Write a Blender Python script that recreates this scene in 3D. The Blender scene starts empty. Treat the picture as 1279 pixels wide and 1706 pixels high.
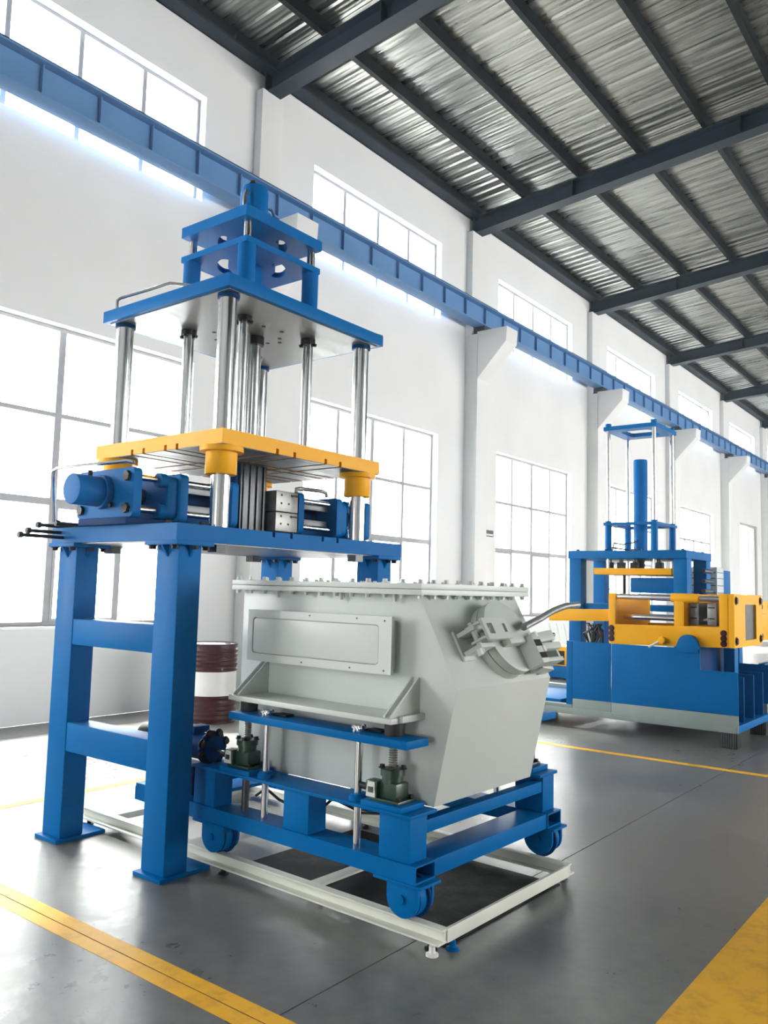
import bpy, bmesh, math, random
from mathutils import Vector, Matrix
random.seed(7)
S = bpy.context.scene
COL = S.collection
R = math.radians
PI = math.pi

# ------------------------------------------------------------------ camera
FPX = 1368.5
yaw, pitch, roll = R(37.987), R(5.4135), R(1.478)
fwd = Vector((math.cos(pitch)*math.cos(yaw), math.cos(pitch)*math.sin(yaw), math.sin(pitch)))
rgt = Vector((math.sin(yaw), -math.cos(yaw), 0))
upv = rgt.cross(fwd)
r2 = rgt*math.cos(roll) + upv*math.sin(roll)
u2 = -rgt*math.sin(roll) + upv*math.cos(roll)
cam = bpy.data.cameras.new('camera')
cam.sensor_fit = 'VERTICAL'; cam.sensor_height = 24.0; cam.lens = 24.0*FPX/1706.0
cam.clip_end = 400
co = bpy.data.objects.new('camera', cam); COL.objects.link(co)
M = Matrix((r2, u2, -fwd)).transposed().to_4x4(); M.translation = Vector((0, 0, 1.55))
co.matrix_world = M
S.camera = co

# ------------------------------------------------------------------ light and exposure
W = bpy.data.worlds.new('overcast_sky'); S.world = W
W.use_nodes = True
bg = W.node_tree.nodes['Background']
bg.inputs['Color'].default_value = (1.0, 1.0, 0.985, 1)
bg.inputs['Strength'].default_value = 9.2
S.view_settings.view_transform = 'Standard'
S.view_settings.look = 'None'
S.view_settings.gamma = 1.0
S.view_settings.use_curve_mapping = False
S.view_settings.exposure = 0.62
S.cycles.max_bounces = 10
S.cycles.diffuse_bounces = 5
S.cycles.transparent_max_bounces = 12
S.cycles.sample_clamp_indirect = 8.0

BAY = 5.75
WX0, WX1 = 8.97, 12.56            # one window bay; the others repeat every BAY metres
WALL_Y = 8.57
FAR_Y = -17.0
X0, X1 = -8.6, 44.0
BAYS = range(-2, 6)
def portal(name, x0, x1, z0, z1, y, flip):
    L = bpy.data.lights.new(name, 'AREA'); L.shape = 'RECTANGLE'
    L.size = x1-x0; L.size_y = z1-z0; L.cycles.is_portal = True
    o = bpy.data.objects.new(name, L); COL.objects.link(o)
    o.location = ((x0+x1)/2, y, (z0+z1)/2)
    o.rotation_euler = (R(-90) if flip else R(90), 0, 0)
for k in BAYS:
    a, b = WX0+BAY*k, WX1+BAY*k
    if -3 < a < 36:
        portal('window_portal', a, b, 1.05, 4.475, WALL_Y+.33, True)
        portal('window_portal', a, b, 6.70, 8.18, WALL_Y+.33, True)
        if k >= 0: portal('window_portal', a-.6, b+.6, 0.6, 6.3, FAR_Y-.33, False)
        if k >= 0: portal('window_portal', a-.6, b+.6, 6.70, 8.18, FAR_Y-.33, False)

sun = bpy.data.lights.new('sun', 'SUN'); sun.energy = 18.0; sun.angle = R(7); sun.color = (1.0, .97, .92)
so = bpy.data.objects.new('sun', sun); COL.objects.link(so); so.location = (8, 30, 40)
so.rotation_euler = Vector((-.28, -1.0, -1.55)).to_track_quat('-Z', 'Y').to_euler()
FILL_OPENING = (0.6, 3.2, 2.7)           # unseen opening added in the near end wall to brighten left-facing sides
gp = bpy.data.lights.new('fill_opening_portal', 'AREA'); gp.shape = 'RECTANGLE'; gp.size = FILL_OPENING[2]; gp.size_y = FILL_OPENING[1]-FILL_OPENING[0]; gp.cycles.is_portal = True
go = bpy.data.objects.new('fill_opening_portal', gp); COL.objects.link(go)
go.location = (X0-.33, (FILL_OPENING[0]+FILL_OPENING[1])/2, FILL_OPENING[2]/2); go.rotation_euler = (0, R(-90), 0)

# ------------------------------------------------------------------ materials
def newmat(name):
    m = bpy.data.materials.new(name); m.use_nodes = True
    nt = m.node_tree
    return m, nt, nt.nodes['Principled BSDF']
def setp(p, **k):
    for n, v in k.items(): p.inputs[n.replace('_', ' ')].default_value = v
def noise_mat(name, c0, c1, scale=6, rough=(.4, .55), metal=0.0, bump=0.0, bscale=None, detail=6, stretch=None, coat=0.0, spec=.5):
    m, nt, p = newmat(name)
    N = nt.nodes.new; L = nt.links.new
    tc = N('ShaderNodeTexCoord'); mp = N('ShaderNodeMapping'); L(tc.outputs['Object'], mp.inputs['Vector'])
    if stretch: mp.inputs['Scale'].default_value = stretch
    nz = N('ShaderNodeTexNoise'); nz.inputs['Scale'].default_value = scale; nz.inputs['Detail'].default_value = detail
    L(mp.outputs['Vector'], nz.inputs['Vector'])
    cr = N('ShaderNodeValToRGB'); cr.color_ramp.elements[0].position = .3; cr.color_ramp.elements[1].position = .7
    cr.color_ramp.elements[0].color = (*c0, 1); cr.color_ramp.elements[1].color = (*c1, 1)
    L(nz.outputs['Fac'], cr.inputs['Fac']); L(cr.outputs['Color'], p.inputs['Base Color'])
    mr = N('ShaderNodeMapRange'); mr.inputs['From Min'].default_value = .3; mr.inputs['From Max'].default_value = .7
    mr.inputs['To Min'].default_value = rough[0]; mr.inputs['To Max'].default_value = rough[1]
    L(nz.outputs['Fac'], mr.inputs['Value']); L(mr.outputs['Result'], p.inputs['Roughness'])
    p.inputs['Metallic'].default_value = metal; p.inputs['Specular IOR Level'].default_value = spec
    if coat: p.inputs['Coat Weight'].default_value = coat; p.inputs['Coat Roughness'].default_value = .12
    if bump:
        n2 = N('ShaderNodeTexNoise'); n2.inputs['Scale'].default_value = bscale or scale*4; n2.inputs['Detail'].default_value = 4
        L(mp.outputs['Vector'], n2.inputs['Vector'])
        b = N('ShaderNodeBump'); b.inputs['Strength'].default_value = bump; b.inputs['Distance'].default_value = .01
        L(n2.outputs['Fac'], b.inputs['Height']); L(b.outputs['Normal'], p.inputs['Normal'])
    return m
MT = {}
MT['blue'] = noise_mat('blue_enamel', (.0, .114, .345), (.0, .130, .385), 3, (.38, .46), spec=.05, bump=.03, bscale=40)
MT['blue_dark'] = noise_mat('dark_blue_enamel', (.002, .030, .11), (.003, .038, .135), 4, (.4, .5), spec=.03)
MT['yellow'] = noise_mat('yellow_enamel', (.84, .395, .006), (.90, .43, .010), 4, (.36, .46), spec=.15, bump=.02, bscale=40)
MT['hopper'] = noise_mat('grey_green_enamel', (.53, .575, .545), (.57, .61, .58), 3, (.36, .46), bump=.03, bscale=25, coat=.1)
MT['rail'] = noise_mat('cream_paint', (.62, .64, .56), (.70, .71, .63), 6, (.4, .55), bump=.06, bscale=30)
MT['chrome'] = noise_mat('chromed_steel', (.70, .71, .72), (.76, .77, .78), 8, (.10, .16), metal=1.0)
MT['steel'] = noise_mat('machined_steel', (.17, .17, .165), (.25, .25, .24), 14, (.32, .46), metal=.6, bump=.03)
MT['dark_steel'] = noise_mat('dark_tool_steel', (.06, .065, .07), (.10, .105, .11), 12, (.3, .45), metal=.6)
MT['under'] = noise_mat('bare_plate_steel', (.135, .145, .16), (.19, .20, .215), 3, (.3, .42), metal=.5, stretch=(1, 4, 1), bump=.02, bscale=9)
MT['dark_plate'] = noise_mat('ground_plate_steel', (.05, .053, .057), (.085, .088, .092), 4, (.3, .45), metal=.25, stretch=(1, 5, 1), spec=.35)
MT['black'] = noise_mat('black_oxide', (.008, .008, .009), (.014, .014, .015), 10, (.4, .55), spec=.2)
MT['rubber'] = noise_mat('black_rubber', (.015, .014, .014), (.022, .02, .02), 10, (.5, .65))
MT['mat'] = noise_mat('near_black', (.005, .006, .006), (.010, .010, .010), 9, (.5, .7), bump=.15, bscale=30, spec=.06)  # near-black finish of the thin sheet between the rails
MT['green'] = noise_mat('dark_green_cast', (.010, .038, .024), (.016, .052, .034), 12, (.3, .45), bump=.08, bscale=60, coat=.2)
MT['plate_label'] = noise_mat('aluminium_nameplate', (.55, .6, .56), (.65, .68, .65), 20, (.35, .45))
MT['beam'] = noise_mat('crane_beam_paint', (.085, .215, .43), (.10, .235, .46), 2.5, (.38, .5), coat=.1)
MT['rafter'] = noise_mat('slate_steel_paint', (.015, .024, .034), (.021, .031, .042), 2, (.45, .6), spec=.2)
MT['purlin'] = noise_mat('dark_purlin_paint', (.005, .007, .008), (.008, .010, .011), 3, (.5, .6), spec=.15)
MT['frame'] = noise_mat('window_aluminium', (.30, .30, .315), (.36, .36, .375), 5, (.4, .5), spec=.3)
MT['sill'] = noise_mat('white_sill', (.80, .80, .79), (.84, .84, .83), 5, (.5, .6))
MT['drum'] = noise_mat('maroon_paint', (.030, .004, .005), (.045, .006, .007), 7, (.3, .42), spec=.25)
MT['drum_white'] = noise_mat('drum_white_paint', (.68, .67, .66), (.76, .75, .73), 6, (.3, .4))
MT['tape'] = None
MT['panel_grey'] = noise_mat('grey_green_skirt', (.22, .27, .26), (.25, .30, .285), 5, (.4, .5))
MT['conduit'] = noise_mat('grey_conduit', (.26, .28, .28), (.33, .35, .35), 30, (.3, .4), metal=.5)
MT['white'] = noise_mat('white_plastic', (.75, .75, .74), (.8, .8, .79), 9, (.4, .5))
MT['light_box'] = noise_mat('light_grey_machine_paint', (.45, .5, .53), (.5, .55, .58), 9, (.4, .5))

def mat_floor():
    m, nt, p = newmat('sealed_concrete'); N = nt.nodes.new; L = nt.links.new
    g = N('ShaderNodeNewGeometry')
    big = N('ShaderNodeTexNoise'); big.inputs['Scale'].default_value = .55; big.inputs['Detail'].default_value = 7; big.inputs['Roughness'].default_value = .6
    L(g.outputs['Position'], big.inputs['Vector'])
    fine = N('ShaderNodeTexNoise'); fine.inputs['Scale'].default_value = 9; fine.inputs['Detail'].default_value = 8; fine.inputs['Roughness'].default_value = .65
    L(g.outputs['Position'], fine.inputs['Vector'])
    mx = N('ShaderNodeMix'); mx.data_type = 'FLOAT'; mx.inputs[0].default_value = .45
    L(big.outputs['Fac'], mx.inputs[2]); L(fine.outputs['Fac'], mx.inputs[3])
    cr = N('ShaderNodeValToRGB'); e = cr.color_ramp.elements
    e[0].position = .33; e[0].color = (.095, .096, .091, 1); e[1].position = .68; e[1].color = (.205, .206, .197, 1)
    L(mx.outputs[0], cr.inputs['Fac']); L(cr.outputs['Color'], p.inputs['Base Color'])
    mr = N('ShaderNodeMapRange'); mr.inputs['From Min'].default_value = .3; mr.inputs['From Max'].default_value = .7
    mr.inputs['To Min'].default_value = .22; mr.inputs['To Max'].default_value = .48
    L(mx.outputs[0], mr.inputs['Value']); L(mr.outputs['Result'], p.inputs['Roughness'])
    b = N('ShaderNodeBump'); b.inputs['Strength'].default_value = .14; b.inputs['Distance'].default_value = .01
    n3 = N('ShaderNodeTexNoise'); n3.inputs['Scale'].default_value = 16; n3.inputs['Detail'].default_value = 5
    L(g.outputs['Position'], n3.inputs['Vector']); L(n3.outputs['Fac'], b.inputs['Height']); L(b.outputs['Normal'], p.inputs['Normal'])
    p.inputs['Specular IOR Level'].default_value = .5
    return m
MT['floor'] = mat_floor()

def mat_wall():
    m, nt, p = newmat('painted_plaster'); N = nt.nodes.new; L = nt.links.new
    g = N('ShaderNodeNewGeometry'); s = N('ShaderNodeSeparateXYZ'); L(g.outputs['Position'], s.inputs[0])
    lt = N('ShaderNodeMath'); lt.operation = 'LESS_THAN'; lt.inputs[1].default_value = 1.05; L(s.outputs['Z'], lt.inputs[0])
    nz = N('ShaderNodeTexNoise'); nz.inputs['Scale'].default_value = .9; nz.inputs['Detail'].default_value = 5
    L(g.outputs['Position'], nz.inputs['Vector'])
    cr = N('ShaderNodeValToRGB'); e = cr.color_ramp.elements
    e[0].position = .3; e[0].color = (.67, .675, .67, 1); e[1].position = .7; e[1].color = (.725, .73, .725, 1)
    L(nz.outputs['Fac'], cr.inputs['Fac'])
    mx = N('ShaderNodeMix'); mx.data_type = 'RGBA'; L(lt.outputs[0], mx.inputs[0]); L(cr.outputs['Color'], mx.inputs[6])
    mx.inputs[7].default_value = (.68, .71, .71, 1)
    L(mx.outputs[2], p.inputs['Base Color']); p.inputs['Roughness'].default_value = .7
    return m
MT['wall'] = mat_wall()

def mat_roof():
    m, nt, p = newmat('galvanised_sheet'); N = nt.nodes.new; L = nt.links.new
    g = N('ShaderNodeNewGeometry'); mp = N('ShaderNodeMapping'); L(g.outputs['Position'], mp.inputs['Vector'])
    mp.inputs['Scale'].default_value = (3.2, .22, 1)
    nz = N('ShaderNodeTexNoise'); nz.inputs['Scale'].default_value = 2.6; nz.inputs['Detail'].default_value = 5
    L(mp.outputs['Vector'], nz.inputs['Vector'])
    cr = N('ShaderNodeValToRGB'); e = cr.color_ramp.elements
    e[0].position = .3; e[0].color = (.19, .192, .18, 1); e[1].position = .7; e[1].color = (.34, .34, .315, 1)
    L(nz.outputs['Fac'], cr.inputs['Fac']); L(cr.outputs['Color'], p.inputs['Base Color'])
    mr = N('ShaderNodeMapRange'); mr.inputs['From Min'].default_value = .3; mr.inputs['From Max'].default_value = .7
    mr.inputs['To Min'].default_value = .22; mr.inputs['To Max'].default_value = .40
    L(nz.outputs['Fac'], mr.inputs['Value']); L(mr.outputs['Result'], p.inputs['Roughness'])
    p.inputs['Metallic'].default_value = .9
    w = N('ShaderNodeTexWave'); w.wave_type = 'BANDS'; w.bands_direction = 'X'; w.inputs['Scale'].default_value = 3.4; w.inputs['Distortion'].default_value = .4
    L(g.outputs['Position'], w.inputs['Vector'])
    b = N('ShaderNodeBump'); b.inputs['Strength'].default_value = .35; b.inputs['Distance'].default_value = .012
    L(w.outputs['Fac'], b.inputs['Height'])
    n2 = N('ShaderNodeTexNoise'); n2.inputs['Scale'].default_value = 1.5; n2.inputs['Detail'].default_value = 3
    mp2 = N('ShaderNodeMapping'); mp2.inputs['Scale'].default_value = (1.5, .5, 1); L(g.outputs['Position'], mp2.inputs['Vector']); L(mp2.outputs['Vector'], n2.inputs['Vector'])
    b2 = N('ShaderNodeBump'); b2.inputs['Strength'].default_value = .30; b2.inputs['Distance'].default_value = .06
    L(n2.outputs['Fac'], b2.inputs['Height']); L(b.outputs['Normal'], b2.inputs['Normal']); L(b2.outputs['Normal'], p.inputs['Normal'])
    return m
MT['roof'] = mat_roof()

def mat_tape():
    m, nt, p = newmat('yellow_floor_paint'); N = nt.nodes.new; L = nt.links.new
    g = N('ShaderNodeNewGeometry')
    nz = N('ShaderNodeTexNoise'); nz.inputs['Scale'].default_value = 7; nz.inputs['Detail'].default_value = 9; nz.inputs['Roughness'].default_value = .7
    L(g.outputs['Position'], nz.inputs['Vector'])
    cr = N('ShaderNodeValToRGB'); e = cr.color_ramp.elements
    e[0].position = .28; e[0].color = (.52, .26, .012, 1); e[1].position = .52; e[1].color = (.80, .42, .010, 1)
    L(nz.outputs['Fac'], cr.inputs['Fac']); L(cr.outputs['Color'], p.inputs['Base Color'])
    p.inputs['Roughness'].default_value = .45; p.inputs['Specular IOR Level'].default_value = .3
    return m
MT['tape'] = mat_tape()

def mat_glass():
    m = bpy.data.materials.new('window_glass'); m.use_nodes = True; nt = m.node_tree
    nt.nodes.clear(); N = nt.nodes.new; L = nt.links.new
    out = N('ShaderNodeOutputMaterial'); mx = N('ShaderNodeMixShader'); t = N('ShaderNodeBsdfTransparent'); gl = N('ShaderNodeBsdfGlossy')
    fr = N('ShaderNodeLayerWeight'); fr.inputs['Blend'].default_value = .5
    pw = N('ShaderNodeMath'); pw.operation = 'POWER'; pw.inputs[1].default_value = 5.0; L(fr.outputs['Facing'], pw.inputs[0])
    ml = N('ShaderNodeMath'); ml.operation = 'MULTIPLY_ADD'; ml.inputs[1].default_value = .5; ml.inputs[2].default_value = .03; L(pw.outputs[0], ml.inputs[0])
    t.inputs['Color'].default_value = (.97, .985, .98, 1); gl.inputs['Roughness'].default_value = .02
    L(ml.outputs[0], mx.inputs[0]); L(t.outputs[0], mx.inputs[1]); L(gl.outputs[0], mx.inputs[2]); L(mx.outputs[0], out.inputs['Surface'])
    return m
MT['glass'] = mat_glass()
MT['leaf'] = noise_mat('leaf_green', (.16, .30, .05), (.34, .46, .10), 5, (.5, .6))
MT['ground'] = noise_mat('pale_paving', (.45, .45, .43), (.52, .52, .5), 2, (.7, .8))

# ------------------------------------------------------------------ mesh helpers
ORG = {}
class MB:
    def __init__(s): s.v = []; s.f = []
    def add(s, vs, fs):
        o = len(s.v); s.v += [tuple(v) for v in vs]; s.f += [tuple(i+o for i in f) for f in fs]; return s
    def box(s, x0, x1, y0, y1, z0, z1):
        vs = [(x, y, z) for z in (z0, z1) for y in (y0, y1) for x in (x0, x1)]
        return s.add(vs, [(0, 2, 3, 1), (4, 5, 7, 6), (0, 1, 5, 4), (2, 6, 7, 3), (0, 4, 6, 2), (1, 3, 7, 5)])
    def prism(s, pts, off):
        n = len(pts); off = Vector(off); a = [Vector(p) for p in pts]; b = [p+off for p in a]
        return s.add(a+b, [tuple(range(n-1, -1, -1)), tuple(range(n, 2*n))] + [(i, (i+1) % n, n+(i+1) % n, n+i) for i in range(n)])
    def cyl(s, p0, p1, r0, r1=None, n=20, ph=0.0):
        r1 = r0 if r1 is None else r1
        p0, p1 = Vector(p0), Vector(p1); d = (p1-p0).normalized()
        a = d.orthogonal().normalized(); b = d.cross(a)
        ring = lambda p, r: [p + (a*math.cos(ph+2*PI*i/n) + b*math.sin(ph+2*PI*i/n))*r for i in range(n)]
        return s.add(ring(p0, r0)+ring(p1, r1), [tuple(range(n-1, -1, -1)), tuple(range(n, 2*n))] + [(i, (i+1) % n, n+(i+1) % n, n+i) for i in range(n)])
    def lathe(s, o, prof, n=28):
        o = Vector(o); vs = []; fs = []
        for r, z in prof: vs += [o+Vector((r*math.cos(2*PI*i/n), r*math.sin(2*PI*i/n), z)) for i in range(n)]
        m = len(prof)
        for k in range(m-1):
            for i in range(n): fs.append((k*n+i, k*n+(i+1) % n, (k+1)*n+(i+1) % n, (k+1)*n+i))
        fs.append(tuple(range(n-1, -1, -1))); fs.append(tuple((m-1)*n+i for i in range(n)))
        return s.add(vs, fs)
    def tube(s, pts, r, n=10):
        pts = [Vector(p) for p in pts]; vs = []; fs = []; prev = None
        for i, p in enumerate(pts):
            d = (pts[min(i+1, len(pts)-1)]-pts[max(i-1, 0)]).normalized()
            a = d.orthogonal().normalized() if prev is None else (prev-d*prev.dot(d)).normalized()
            prev = a; b = d.cross(a)
            vs += [p+(a*math.cos(2*PI*j/n)+b*math.sin(2*PI*j/n))*r for j in range(n)]
        m = len(pts)
        for k in range(m-1):
            for j in range(n): fs.append((k*n+j, k*n+(j+1) % n, (k+1)*n+(j+1) % n, (k+1)*n+j))
        fs.append(tuple(range(n-1, -1, -1))); fs.append(tuple((m-1)*n+j for j in range(n)))
        return s.add(vs, fs)
    def holed(s, outer, holes, off):
        """flat plate outline (3D points) with holes, extruded by off"""
        bm = bmesh.new(); off = Vector(off)
        edges = []; loops = []
        for lp in [outer]+holes:
            vs = [bm.verts.new(p) for p in lp]; loops.append(vs)
            for i in range(len(vs)): edges.append(bm.edges.new((vs[i], vs[(i+1) % len(vs)])))
        bmesh.ops.triangle_fill(bm, use_beauty=True, use_dissolve=False, edges=edges)
        bm.verts.index_update()
        vs = [v.co.copy() for v in bm.verts]; n = len(vs)
        fs = [tuple(v.index for v in f.verts) for f in bm.faces]
        allf = list(fs) + [tuple(n+i for i in reversed(f)) for f in fs]
        for lp in loops:
            ids = [v.index for v in lp]
            for i in range(len(ids)):
                a, b = ids[i], ids[(i+1) % len(ids)]; allf.append((a, b, n+b, n+a))
        bm.free()
        return s.add(vs+[v+off for v in vs], allf)
    def mesh(s, name, mat, org=(0, 0, 0), bev=0.0, ang=35):
        me = bpy.data.meshes.new(name); o = Vector(org)
        me.from_pydata([Vector(v)-o for v in s.v], [], s.f)
        bm = bmesh.new(); bm.from_mesh(me)
        bmesh.ops.recalc_face_normals(bm, faces=bm.faces)
        if bev:
            ed = [e for e in bm.edges if e.is_manifold and e.calc_face_angle(0) > R(50)]
            if ed: bmesh.ops.bevel(bm, geom=ed, offset=bev, offset_type='OFFSET', segments=2, profile=.6, affect='EDGES', clamp_overlap=True)
        bm.to_mesh(me); bm.free()
        me.shade_smooth(); me.set_sharp_from_angle(angle=R(ang))
        me.materials.append(MT[mat])
        return me
    def build(s, name, mat, parent=None, bev=0.0, ang=35):
        org = ORG.get(parent, Vector((0, 0, 0))) if parent else Vector((0, 0, 0))
        me = s.mesh(name, mat, org, bev, ang)
        o = bpy.data.objects.new(name, me); COL.objects.link(o)
        if parent: o.parent = parent
        ORG[o] = org
        return o
def B(*a): return MB().box(*a)
def CY(*a, **k): return MB().cyl(*a, **k)
def piece(name, me, parent, loc, rot=(0, 0, 0)):
    o = bpy.data.objects.new(name, me); COL.objects.link(o); o.parent = parent
    o.location = Vector(loc)-ORG[parent]; o.rotation_euler = rot; ORG[o] = ORG[parent]
    return o
def tag(o, label=None, cat=None, group=None, kind=None):
    if label: o['label'] = label
    if cat: o['category'] = cat
    if group: o['group'] = group
    if kind: o['kind'] = kind
    return o
def thing(name, label, cat, loc, rotz=0.0, org=None, group=None, kind=None):
    o = bpy.data.objects.new(name, None); COL.objects.link(o); o.empty_display_size = .2
    o.location = loc; o.rotation_euler = (0, 0, rotz)
    ORG[o] = Vector(loc) if org is None else Vector(org)
    return tag(o, label, cat, group, kind)
def hexbolt(r=.014, h=.014, mat='black', name='bolt_mesh', wash=True):
    m = MB().cyl((0, 0, 0), (0, 0, h), r, n=6)
    if wash: m.cyl((0, 0, 0), (0, 0, h*.25), r*1.35, n=14)
    return m.mesh(name, mat)
def arc(cx, cy, r, a0, a1, n): return [(cx+r*math.cos(a0+(a1-a0)*i/n), cy+r*math.sin(a0+(a1-a0)*i/n)) for i in range(n+1)]
def rrect(x0, x1, y0, y1, r, n=5):
    return arc(x1-r, y1-r, r, 0, PI/2, n)+arc(x0+r, y1-r, r, PI/2, PI, n)+arc(x0+r, y0+r, r, PI, 1.5*PI, n)+arc(x1-r, y0+r, r, 1.5*PI, 2*PI, n)

# ================================================================== THE HALL
# floor: recessed bed with cast slabs on it, open joints between them
fl = B(X0, X1, FAR_Y, WALL_Y+.3, -.30, -.06).build('floor', 'floor'); tag(fl, kind='structure')
xs = [X0]+[2.2+BAY*k for k in range(-1, 8) if X0 < 2.2+BAY*k < X1]+[X1]
ys = [FAR_Y, -15.05, -9.3, -3.55, 2.2, 7.95, WALL_Y]
for i in range(len(xs)-1):
    for j in range(len(ys)-1):
        B(xs[i]+.003, xs[i+1]-.003, ys[j]+.003, ys[j+1]-.003, -.06, 0).build('floor_slab', 'floor', fl)

def wall_with(name, ya, yb, openings, mat='wall', z1=9.35):
    m = MB(); cuts = sorted(set([X0, X1]+[v for o in openings for v in o[:2]]))
    for a, b in zip(cuts[:-1], cuts[1:]):
        z = 0.0
        for o in sorted([o for o in openings if o[0] <= a+1e-6 and o[1] >= b-1e-6], key=lambda o: o[2]):
            if o[2] > z: m.box(a, b, ya, yb, z, o[2])
            z = o[3]
        m.box(a, b, ya, yb, z, z1)
    return tag(m.build(name, mat), kind='structure')
UZ, LZ = (6.70, 8.18), (1.05, 4.475)
DOOR = (33.2, 35.75)
ops = []
for k in BAYS:
    a, b = WX0+BAY*k, WX1+BAY*k
    if a < X0+.2 or b > X1-.2: continue
    ops.append((a, b, *UZ))
    if k == 4+0 and False: pass
    if not (a < DOOR[0] < b): ops.append((a, b, *LZ))
    else: ops.append((DOOR[0], DOOR[1], 0.0, 4.5))
# split so the door bay's upper window and door share cuts cleanly
wall = wall_with('wall_left', WALL_Y, WALL_Y+.30, ops)
ops2 = [(WX0+BAY*k-.6, WX1+BAY*k+.6, *z) for k in BAYS if k >= 0 for z in (UZ, (.6, 6.3)) if WX0+BAY*k > X0+.2 and WX1+BAY*k < X1-.2]
wall_with('wall_right', FAR_Y-.30, FAR_Y, ops2)
tag(B(X1, X1+.3, FAR_Y, WALL_Y, 0, 11.2).build('wall_far', 'wall'), kind='structure')
wn_ = MB()
for ya_, yb_, za_, zb_ in ((FAR_Y, FILL_OPENING[0], 0, 11.2), (FILL_OPENING[1], WALL_Y, 0, 11.2), (FILL_OPENING[0], FILL_OPENING[1], FILL_OPENING[2], 11.2)): wn_.box(X0-.3, X0, ya_, yb_, za_, zb_)
tag(wn_.build('wall_near', 'wall'), kind='structure')

# pilasters and corbels belong to the wall
for k in range(0, 6):
    cx = 7.91+BAY*k
    MB().box(cx-.21, cx+.21, 8.28, WALL_Y, 0, 6.60).build('pilaster', 'wall', wall, .006)
    MB().box(cx-.21, cx+.21, 8.43, WALL_Y, 6.60, 8.74).build('pilaster', 'wall', wall, .006)
    prof = [(8.30, 5.70), (8.28, 5.70), (7.655, 6.36), (7.635, 6.64), (8.30, 6.64)]
    MB().prism([(cx-.21, y, z) for y, z in prof], (.42, 0, 0)).build('corbel', 'wall', wall, .006)

# windows
wn = 0
def window(x0, x1, z0, z1, rows, thick):
    global wn
    wn += 1
    yf = WALL_Y+.13
    w = thing('window_%d' % wn, None, None, ((x0+x1)/2, yf, z0), kind='structure')
    fw = .045
    for a, b in ((x0, x0+fw), (x1-fw, x1)): B(a, b, yf, yf+.06, z0, z1).build('jamb', 'frame', w, .004)
    for a, b in ((z0, z0+fw), (z1-fw, z1)): B(x0+fw, x1-fw, yf, yf+.06, a, b).build('rail', 'frame', w, .004)
    n = 4
    xs_ = [x0+(x1-x0)*i/n for i in range(n+1)]
    for i in range(1, n):
        h = .042 if (i == 2 and thick) else .030
        B(xs_[i]-h, xs_[i]+h, yf-.005, yf+.055, z0+fw, z1-fw).build('mullion', 'frame', w, .003)
    zs = [z0]+list(rows)+[z1]
    for q, z in enumerate(rows):
        h = .040 if q == 0 and thick else .026
        B(x0+fw, x1-fw, yf+.001, yf+.05, z-h, z+h).build('transom', 'frame', w, .003)
    for i in range(n):
        for q in range(len(zs)-1):
            B(xs_[i]+.02, xs_[i+1]-.02, yf+.022, yf+.028, zs[q]+.02, zs[q+1]-.02).build('pane', 'glass', w)
            if thick and q == 0 and i % 2 == 0:      # opening sash in the lowest row
                a, b, c, d = xs_[i]+.035, xs_[i+1]-.025, zs[q]+.045, zs[q+1]-.035
                o = [(a, yf-.012, c), (b, yf-.012, c), (b, yf-.012, d), (a, yf-.012, d)]
                t = .035
                hl = [(a+t, yf-.012, c+t), (a+t, yf-.012, d-t), (b-t, yf-.012, d-t), (b-t, yf-.012, c+t)]
                MB().holed(o, [hl], (0, .03, 0)).build('sash', 'frame', w)
    if thick:
        B(x0-.03, x1+.03, WALL_Y-.035, yf, z0-.03, z0).build('sill', 'sill', w, .004)
for k in BAYS:
    a, b = WX0+BAY*k, WX1+BAY*k
    if a < 2 or b > X1-.2: continue
    window(a, b, *UZ, [], False)
    if not (a < DOOR[0] < b): window(a, b, *LZ, [2.45, 3.45], True)
# tall doorway at the far end, one leaf standing open
d = thing('door_1', None, None, (34.4, WALL_Y+.1, 0), kind='structure')
for a, b in ((33.2, 33.28), (35.67, 35.75)): B(a, b, WALL_Y+.05, WALL_Y+.2, 0, 4.5).build('door_frame', 'frame', d, .004)
B(33.28, 35.67, WALL_Y+.05, WALL_Y+.2, 4.42, 4.5).build('door_frame', 'frame', d, .004)
lf = B(34.55, 35.66, WALL_Y+.08, WALL_Y+.13, .02, 4.40).build('door_leaf', 'sill', d, .004)
for z in (.25, 1.65, 3.05): B(34.68, 35.53, WALL_Y+.06, WALL_Y+.081, z, z+1.2).build('door_panel', 'sill', lf, .01)
B(34.60, 34.64, WALL_Y+.03, WALL_Y+.08, 1.0, 1.25).build('door_handle', 'steel', lf, .004)

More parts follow.
